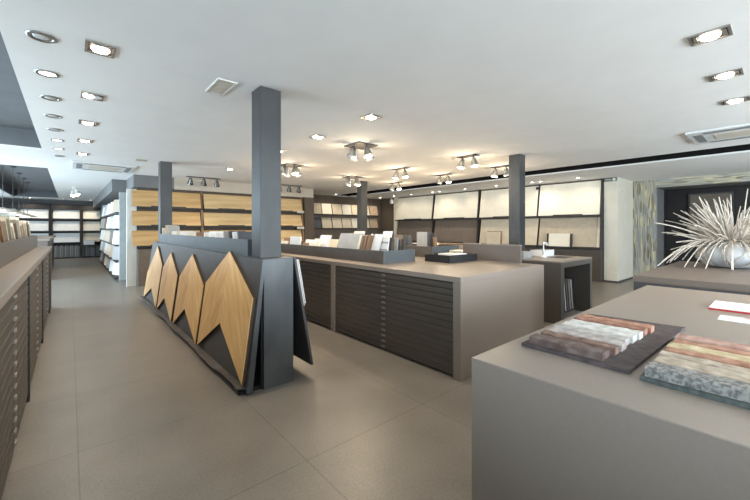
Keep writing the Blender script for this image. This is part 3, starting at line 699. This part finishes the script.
M['br_white'] = brick_mat('white brick', (186, 181, 174), (202, 197, 190), (216, 211, 205))
M['br_red'] = brick_mat('red brick', (128, 90, 76), (150, 108, 92), (172, 132, 114))
M['br_orange'] = brick_mat('orange brick', (146, 104, 84), (170, 126, 104), (190, 150, 128))
M['br_pink'] = brick_mat('pink brick', (158, 120, 106), (178, 142, 128), (196, 166, 152))
M['br_yellow'] = brick_mat('yellow brick', (176, 156, 122), (194, 174, 140), (208, 192, 164))
M['br_speck'] = mat('speckled grey brick', (100, 98, 95), (150, 146, 140), 85, rough=.85, bump=.6, detail=8, lo=.4, hi=.6)
M['br_buff'] = brick_mat('buff brick', (150, 134, 118), (176, 160, 142), (196, 182, 164))

# brick board A: corners on the table (1.34,.68) (1.36,.33) (2.12,.31) (1.80,.72)
def board(label, P, th, m):
    cx = sum(p[0] for p in P)/len(P); cy = sum(p[1] for p in P)/len(P)
    t = thing('brick_sample_board', (cx, cy, CZ), label, 'brick sample board', 'brick sample boards on the foreground table')
    MB().prism([(x, y, CZ+.0005) for x, y in P], (0, 0, th)).build('backing_board', m, t)
    return t
ta = board('dark slate board with eight brick slips from brown over white to red', [(1.352, .682), (1.345, .325), (2.13, .30), (2.08, .685)], .012, 'slate')
zt = CZ+.0125
order = ['br_umber', 'br_brown', 'br_lilac', 'br_grey', 'br_white', 'br_white', 'br_red', 'br_orange']
lens = [.255, .262, .262, .262, .266, .268, .275, .28]
xs = 1.372
for i, (m, l) in enumerate(zip(order, lens)):
    w = (.074, .052, .062, .058, .062, .056, .050, .056)[i]
    xs += (.0, .018, .012, .012, .011, .011, .024, .015)[i]
    slip((xs, .662-.004*(i % 3), 0), (0, -1, 0), (1, 0, 0), l, w, .026, zt, m, ta, i+1)
    xs += w
tb = board('grey green board with brick slips in pink, yellow and speckled grey', [(1.318, .292), (1.318, -.16), (1.92, -.16), (1.92, .292)], .0125, 'slate_green')
order = ['br_speck', 'br_buff', 'br_buff', 'br_orange', 'br_yellow', 'br_orange', 'br_pink']
ww = [.075, .085, .06, .045, .075, .06, .075]
xs = 1.332
for i, (m, w) in enumerate(zip(order, ww)):
    slip((xs, .282-.005*(i % 2), 0), (0, -1, 0), (1, 0, 0), .42, w, .030-.002*(i % 3), zt, m, tb, 20+i); xs += w+(.012 if i == 1 else .009)
# cards at the right
t = thing('card', (2.9, .2, CZ), 'white card with a red edge lying at the right of the foreground table', 'card')
MB().box(2.775, 3.05, -.1, .288, CZ+.010, CZ+.014).build('sheet', 'paper', t); MB().box(2.772, 3.05, -.1, .29, CZ+.0005, CZ+.010).build('edge', 'red', t)
t = thing('leaflet', (2.55, .1, CZ), 'white leaflet with a pink red mark lying before the red edged card', 'leaflet')
MB().box(2.49, 2.63, -.12, .228, CZ+.0005, CZ+.003).build('sheet', 'paper', t)
MB().prism([(2.62, .13, CZ+.0031), (2.60, .05, CZ+.0031), (2.585, .05, CZ+.0031), (2.61, .14, CZ+.0031)], (0, 0, .0006)).build('mark', 'red', t)

# ------------------------------------------------------------------ vase with twigs
VX, VY, VZ = 5.72, .40, 1.0
t = thing('vase', (VX, VY, VZ), 'clouded grey round vase bursting with bleached white wooden strips', 'vase')
MB().lathe([(.12, VZ), (.2, VZ+.02), (.29, VZ+.10), (.30, VZ+.16), (.25, VZ+.25), (.17, VZ+.30), (.15, VZ+.30), (.14, VZ+.27)], (VX, VY), 40).build('bowl', 'vase', t, True)
rs = random.Random(5)
def twig(pts, r0, r1):
    b = MB(); n = 9; P = []
    a, c, d = [Vector(p) for p in pts]
    for i in range(n+1):
        q = i/n; P.append(a*(1-q)**2+c*2*q*(1-q)+d*q*q)
    b.tube(P, [r0+(r1-r0)*i/n for i in range(n+1)], 6)
    b.build('twig', 'twig', t)
for i in range(98):
    az = 2*PI*rs.random(); base = Vector((VX+.07*math.cos(az), VY+.07*math.sin(az), VZ+.24))
    if i < 48:        # upward spray
        el = math.radians(rs.uniform(12, 86)); L_ = rs.uniform(.36, .66)
        d = Vector((math.cos(az)*math.cos(el), math.sin(az)*math.cos(el), math.sin(el)))
        mid = base+d*L_*.5+Vector((rs.uniform(-.09, .09), rs.uniform(-.09, .09), rs.uniform(-.03, .09)))
        twig((base, mid, base+d*L_), rs.uniform(.006, .011), .004)
    elif i < 86:      # drooping over the rim down to the table
        if i % 3: az = math.radians(rs.uniform(75, 285)); base = Vector((VX+.07*math.cos(az), VY+.07*math.sin(az), VZ+.24))
        R = rs.uniform(.42, .84); tip = Vector((VX+R*math.cos(az), VY+R*math.sin(az), VZ+.012+rs.choice((0, 0, .06, .16))))
        mid = Vector((VX+R*.50*math.cos(az+rs.uniform(-.3, .3)), VY+R*.50*math.sin(az), VZ+rs.uniform(.34, .50)))
        twig((base+Vector((0, 0, .03)), mid, tip), rs.uniform(.006, .011), .005)
    else:
        el = math.radians(rs.uniform(-5, 25)); L_ = rs.uniform(.5, .78)
        d = Vector((math.cos(az)*math.cos(el), math.sin(az)*math.cos(el), math.sin(el)))
        twig((base, base+d*L_*.5+Vector((0, 0, .08)), base+d*L_), .010, .006)

b = MB()
for i in range(150):
    az = 2*PI*rs.random(); el = math.radians(rs.uniform(-15, 85)); L_ = rs.uniform(.22, .58)
    p0 = Vector((VX+.08*math.cos(az), VY+.08*math.sin(az), VZ+.27)); d = Vector((math.cos(az)*math.cos(el), math.sin(az)*math.cos(el), math.sin(el)))
    side = Vector((-math.sin(az), math.cos(az), 0))*rs.uniform(-.16, .16)
    b.tube([p0, p0+d*L_*.35+Vector((0, 0, .03))+side*.3, p0+d*L_*.7+side*.8+Vector((0, 0, .03)), p0+d*L_+side], [.008, .007, .006, .004], 5)
for i in range(22):   # strips lying against the bowl
    az = 2*PI*rs.random(); tw = rs.uniform(-.8, .8); k = 1.04
    b.tube([(VX+k*r_*math.cos(az+tw*q), VY+k*r_*math.sin(az+tw*q), VZ+z_) for r_, z_, q in ((.17, .305, 0), (.26, .25, .25), (.305, .16, .5), (.298, .10, .75), (.22, .03, 1))], .006, 5)
o = b.build('twig_tangle', 'twig', t); o['kind'] = 'stuff'

# ------------------------------------------------------------------ oak wall
GW = 'oak boards on the back wall'
bays = [(1.15, 2.74), (2.80, 4.28), (4.34, 5.86)]
rows = [(1.99, 2.40), (1.515, 1.88), (1.01, 1.385)]
rown = ['top', 'middle', 'bottom']
for bi, (x0, x1) in enumerate(bays):
    xb = x0+(.16 if bi == 0 else 0)
    u = thing('wall_display_unit', ((x0+x1)/2, 10.6, 0), 'dark wall unit with ledges for oak boards, %s from the left' % ordw(bi), 'display unit', 'dark wall units of the oak wall')
    MB().box(xb-.03, x1+.03, 10.68, 10.72, 0, 2.46).build('backing', 'taupe_wall', u)
    MB().box(xb-.03, x1+.03, 10.5, 10.68, 0, .92, .002).build('base_cabinet', 'taupe_board', u)
    for r, (z0_, z1_) in enumerate(rows):
        MB().box(xb, x1, 10.44, 10.68, z0_-.045, z0_-.005).build('ledge', 'blade', u)
        MB().box(x0+.25*(x1-x0), x0+.75*(x1-x0), 10.425, 10.44, z0_-.045, z0_+.02).build('board_stop', 'blade', u)
    MB().prism([(x1, 10.46, .94), (x1+.06, 10.46, .94), (x1+.06, 10.62, 2.46), (x1, 10.62, 2.46)], (0, .05, 0)).build('divider', 'brown_board', u)
    for r, (z0_, z1_) in enumerate(rows):
        m = 'oak_plank' if (r + bi) % 2 == 0 and bi > 0 else ('oak_plank2' if bi == 0 or r == 2 else 'oak_plank')
        o = MB().prism([(x0+.01, 10.46, z0_), (x0+.01, 10.49, z0_), (x0+.01, 10.61, z1_), (x0+.01, 10.58, z1_)], (x1-x0-.03, 0, 0)).build('oak_board', m)
        tag(o, 'wide oak board in the %s row of the back wall, %s bay from the left' % (rown[r], ordw(bi)), 'oak board', GW)
# pillar at the right end of the oak wall and white end panel at the left
struct('trim_7', MB().box(5.95, 6.3, 10.5, 10.72, 0, 2.48), 'taupe_wall')
struct('trim_8', MB().box(1.06, 1.255, 10.625, 10.70, 0, 2.42), 'white')
for k, z in enumerate((1.42, 1.94)):
    t = thing('sample_block', (5.75, 10.4, z), ('lower' if k == 0 else 'upper') + ' small white block at the right end of an oak wall ledge', 'sample')
    MB().box(5.62, 5.86, 10.38, 10.43, z, z+.07, .004).build('block', 'white', t)
    MB().box(5.64, 5.84, 10.375, 10.38, z+.02, z+.045).build('label_strip', 'grey_board', t)

# ------------------------------------------------------------------ slanted board wall at the left
SX = 1.08
u = thing('slanted_board_rack', (1.4, 15.3, 0), 'tall dark rack of slanted sample boards facing the left aisle', 'rack')
MB().box(1.32, 1.73, 12.1, 19.0, 0, 2.44).build('backing', 'dark_board', u)
MB().box(1.03, 1.73, 12.02, 12.1, 0, 2.44, .003).build('end_panel', 'frosted', u)
MB().box(1.04, 1.73, 19.0, 19.08, 0, 2.44, .003).build('end_panel', 'frosted', u)
rz = [.09, .53, .98, 1.44, 1.90]
for z in rz: MB().box(.95, 1.32, 12.1, 19.0, z-.04, z-.005).build('ledge', 'blade', u)
GS = 'slanted boards on the tall left rack'
sm = ['pale_board', 'taupe_board', 'stone_white', 'grey_board', 'frosted', 'beige_board', 'stone_white']
for r, z in enumerate(rz):
    for k in range(6):
        y0 = 12.2+k*1.13
        m = sm[(k*2+r*3) % 7]
        # each board leans back and is turned so that its face looks down the aisle towards the entrance
        o = MB().prism([(1.225, y0, z), (.93, y0+.66, z), (.93+.06, y0+.80, z+.385), (1.225+.06, y0+.14, z+.385)], (.014, .02, 0)).build('slanted_board', m)
        tag(o, '%s slanted board, %s row up, %s along, on the tall left rack' % (names.get(m, 'light grey'), ordw(r), ordw(k)), 'sample board', GS)

# ------------------------------------------------------------------ far shelving
FY = 22.4
fb = [(-2.85, -1.82), (-1.74, -.74), (-.63, .375), (.465, 1.16)]
GF = 'light boards on the far shelving'
fr = [(1.90, 2.31), (1.32, 1.77), (.77, 1.20)]
for bi, (x0, x1) in enumerate(fb):
    u = thing('shelf_unit', ((x0+x1)/2, FY, 0), 'dark shelf unit on the far wall, %s from the left' % ordw(bi), 'shelf unit', 'dark far shelf units')
    MB().box(x0-.04, x1+.045, FY+.25, FY+.3, 0, 2.55).build('backing', 'dark_board', u)
    for x in (x0-.045, x1+.005): MB().box(x, x+.04, FY-.05, FY+.25, 0, 2.55).build('upright', 'blade', u)
    MB().box(x0-.005, x1+.005, FY-.05, FY+.25, 2.33, 2.55).build('top_beam', 'blade', u)
    for z0_, z1_ in fr: MB().box(x0-.005, x1+.005, FY-.05, FY+.25, z0_-.05, z0_-.005).build('shelf', 'blade', u)
    MB().box(x0-.005, x1+.005, FY-.05, FY+.25, .0, .06).build('plinth', 'blade', u)
    for r, (z0_, z1_) in enumerate(fr):
        m = ('stone_white', 'stone_white', 'stone_white', 'cream2' if r == 2 else 'cream')[bi]
        o = MB().prism([(x0+.02, FY, z0_), (x0+.02, FY+.025, z0_), (x0+.02, FY+.105, z1_), (x0+.02, FY+.08, z1_)], (x1-x0-.04, 0, 0)).build('display_board', m)
        tag(o, '%s board in the %s row of the far shelving, %s bay from the left' % (names[m], rown[r], ordw(bi)), 'sample board', GF)
    if bi >= 1:
        n = 16 if bi < 3 else 11
        gm = ['slab_0', 'slab_1', 'slab_2', 'slab_3', 'slab_1', 'slab_2']
        for k in range(n):
            y = FY-.02; w = (x1-x0-.02)/n
            o = MB().box(x0+.012+k*w, x0+.012+(k+.78)*w, y, y+.24, .061, .57+.03*((k*7) % 3)).build('sample_slab', gm[(k*5+bi) % 6])
            tag(o, 'slim grey toned slab standing upright on the bottom shelf of far unit %s from the left' % ordw(bi), 'sample slab', 'upright slabs on the bottom of far unit ' + ordw(bi))
t = thing('sample_box', (.65, 22.3, .72), 'white box on the low shelf before the beige board of the far shelving', 'box')
MB().box(.5, .90, 22.05, 22.34, .64, .84, .004).build('body', 'stone_white', t); MB().box(.49, .91, 22.04, 22.35, .84, .86).build('lid', 'white', t)
t = thing('side_table', (.7, 22.15, 0), 'low dark stand carrying the white box before the far shelving', 'stand')
MB().box(.45, .98, 22.0, 22.34, .61, .64).build('tabletop', 'dark_board', t)
for x in (.46, .94):
    for y in (22.02, 22.30): MB().box(x, x+.03, y, y+.03, 0, .61).build('leg', 'dark_board', t)

# ------------------------------------------------------------------ mosaic panels
GM = 'mosaic panels on the back right wall'
u = thing('mosaic_rack', (8.9, 12.2, 0), 'dark taupe rack of ledges carrying small mosaic panels', 'rack')
MB().box(7.1, 10.7, 12.28, 12.31, 0, 2.47).build('backing', 'taupe_board', u)
for z in (2.02, 1.45, .93): MB().box(7.1, 10.7, 12.08, 12.28, z-.05, z-.005).build('ledge', 'blade', u)
MB().box(7.1, 10.7, 12.05, 12.28, 0, .88).build('base_cabinet', 'taupe_board', u)
mm = ['beige_board', 'cream', 'mosaic_cream', 'cream', 'mosaic_cream', 'cream2', 'mosaic_brown']
for r, (z0_, z1_) in enumerate(((2.02, 2.44), (1.45, 1.87))):
    for k in range(7):
        x = 7.18+k*.5
        m = mm[k] if r == 0 else ['dusk_board', 'cream2', 'cream2', 'cream2', 'cream', 'cream2', 'mosaic_brown'][k]
        nm = {'mosaic_cream': 'speckled cream', 'mosaic_brown': 'speckled brown'}.get(m) or names[m]
        o = MB().prism([(x, 12.12, z0_), (x, 12.145, z0_), (x, 12.245, z1_), (x, 12.22, z1_)], (.455, 0, 0)).build('mosaic_sheet', m)
        tag(o, '%s panel, %s from the left in the %s row of the mosaic rack' % (nm, ordw(k), ('upper', 'lower')[r]), 'mosaic panel', GM)

# ------------------------------------------------------------------ cream board wall at the right
GC = 'large boards on the right wall'
wb = [(9.07, 11.1, 'A'), (7.02, 9.0, 'B'), (4.93, 6.95, 'C'), (3.24, 4.91, 'D')]
for i, (y0, y1, n_) in enumerate(wb):
    u = thing('wall_display_unit', (10.85, (y0+y1)/2, 0), 'dark framed unit of the right cream board wall, %s from the far end' % ordw(i), 'display unit', 'dark framed units of the cream board wall')
    MB().box(10.92, 10.95, y0-.03, y1+.03, 0, 2.78).build('backing', 'taupe_wall', u)
    MB().box(10.74, 10.92, y0-.02, y1+.02, 0, .86, .002).build('base_cabinet', 'base_brown' if i > 1 else 'taupe_board', u)
    MB().box(10.70, 10.92, y0, y1, 1.755, 1.80).build('ledge', 'blade', u)
    MB().box(10.685, 10.70, y0+.25*(y1-y0), y0+.72*(y1-y0), 1.75, 1.835).build('board_stop', 'blade', u)
    MB().box(10.70, 10.92, y0, y1, .875, .92).build('ledge', 'blade', u)
    if i != 2: MB().prism([(10.70, y0-.025, .86), (10.92, y0-.025, .86), (10.92, y0-.025, 2.78), (10.84, y0-.025, 2.78)], (0, .014 if i == 0 else .035, 0)).build('divider', 'blade', u)
    else: MB().box(10.80, 10.84, y0-.03, y0+.06, 2.62, 2.70).build('clamp', 'blade', u)
    lo_m = 'taupe_board' if i < 2 else ('cream2' if i == 2 else 'beige_board')
    for m, z0_, z1_, nm in (('cream', 1.815, 2.74, 'upper cream'), (lo_m, .93, 1.745, 'lower %s' % {'taupe_board': 'taupe', 'cream2': 'beige', 'beige_board': 'sand coloured'}[lo_m])):
        if i == 3 and nm.startswith('lower'):
            segs = [(y0+.10, y1-.02, m, nm), (y0+.015, y0+.09, 'cream', 'narrow cream strip, lower')]
        elif i == 2:
            segs = [(y0+.47, y1-.02, m, nm), (y0+.02, y0+.46, 'cream' if z0_ > 1.2 else 'cream2', nm+' narrow')]
        else: segs = [(y0+.02, y1-.02, m, nm)]
        for a, b_, mm_, lab in segs:
            o = MB().prism([(10.73, a, z0_), (10.755, a, z0_), (10.905, a, z1_), (10.88, a, z1_)], (0, b_-a, 0)).build('display_board', mm_)
            tag(o, '%s board on the right wall, %s unit from the far end' % (lab, ordw(i)), 'display board', GC)
# small pieces leaning on those boards
t = thing('sample_board', (10.66, 4.25, .92), 'small white board with dark edges leaning at the bottom of the sand coloured board', 'sample board')
MB().prism([(10.66, 3.98, .921), (10.69, 3.98, .921), (10.73, 3.98, 1.29), (10.70, 3.98, 1.29)], (0, .58, 0)).build('face', 'cream', t)
for y in (3.92, 4.56): MB().prism([(10.65, y, .921), (10.69, y, .921), (10.73, y, 1.29), (10.69, y, 1.29)], (0, .055, 0)).build('edge', 'blade', t)
MB().box(10.60, 10.70, 3.8, 4.7, .885, .92).build('foot_rail', 'blade', t)
t = thing('sample_board', (10.66, 6.35, .92), 'small beige square board leaning on the lower beige board beside the column', 'sample board')
MB().prism([(10.66, 6.1, .921), (10.69, 6.1, .921), (10.73, 6.1, 1.33), (10.70, 6.1, 1.33)], (0, .5, 0)).build('face', 'cream2', t)
MB().prism([(10.66, 6.085, .921), (10.69, 6.085, .921), (10.73, 6.085, 1.345), (10.70, 6.085, 1.345)], (0, .015, 0)).prism([(10.698, 6.1, 1.33), (10.73, 6.1, 1.33), (10.73, 6.1, 1.345), (10.698, 6.1, 1.345)], (0, .5, 0)).build('edge', 'brown_board', t)
# sign on the white pier
t = thing('exit_sign', (10.87, 3.05, 2.70), 'small grey green sign with a white square high on the white wall end', 'sign')
MB().box(10.865, 10.9, 2.90, 3.19, 2.69, 2.785, .003).build('plate', 'sign_green', t)
MB().box(10.861, 10.865, 2.925, 2.985, 2.705, 2.77).build('white_square', 'white', t)
b = MB()
for k in range(3): b.box(10.861, 10.865, 3.03+k*.045, 3.06+k*.045, 2.725, 2.75)
b.build('marks', 'vent', t)
t = thing('wall_sensor', (11.3, 2.88, 2.48), 'tiny white box on the side of the white wall end', 'detector')
MB().box(11.05, 11.12, 2.855, 2.88, 2.40, 2.50, .004).build('housing', 'white', t); MB().lathe([(.02, 2.41), (.02, 2.42)], (11.085, 2.85), 10).build('lens', 'vent', t)

# ------------------------------------------------------------------ daylight
def window_light(loc, rot, sx, sy, power, col=COOL):
    l = bpy.data.lights.new('daylight', 'AREA'); l.shape = 'RECTANGLE'; l.size = sx; l.size_y = sy; l.energy = power; l.color = col
    o = bpy.data.objects.new('daylight', l); C.objects.link(o); o.location = loc; o.rotation_euler = rot
for (a, b_), pw in zip(SW, (35, 150, 150, 130)): window_light(((a+b_)/2, YS-.2, 1.75), (math.radians(90), 0, 0), b_-a, 1.7, pw)
for (a, b_), pw, tl in zip(LW, (110, 150, 250, 120, 40), (92, 95, 62, 55, 70)):  # second light is fill through the added west opening
    zb = .06 if (a, b_) == TALL else 1.2
    window_light((XL-.3, (a+b_)/2, (zb+2.4)/2), (math.radians(tl), 0, math.radians(-90)), b_-a, 2.4-zb, pw, (.66, .85, 1))

w = bpy.data.worlds.new('sky'); S.world = w; w.use_nodes = True
bg = w.node_tree.nodes['Background']; bg.inputs[0].default_value = (.75, .87, 1, 1); bg.inputs[1].default_value = 1.0

# ------------------------------------------------------------------ camera
f_px = 354.0
cam = bpy.data.cameras.new('camera'); co = bpy.data.objects.new('camera', cam); C.objects.link(co)
cam.sensor_fit = 'HORIZONTAL'; cam.sensor_width = 36; cam.lens = 36*f_px/750
cam.shift_x = 0; cam.shift_y = -22/750
co.location = (0, 0, H); co.rotation_euler = (math.radians(90), 0, -math.atan((375-70)/f_px))
cam.clip_start = .05; cam.clip_end = 100
S.camera = co

S.view_settings.view_transform = 'Standard'; S.view_settings.look = 'None'; S.view_settings.gamma = 1; S.view_settings.use_curve_mapping = False
S.view_settings.exposure = 0.93
S.cycles.max_bounces = 10; S.cycles.diffuse_bounces = 6; S.cycles.sample_clamp_indirect = 6
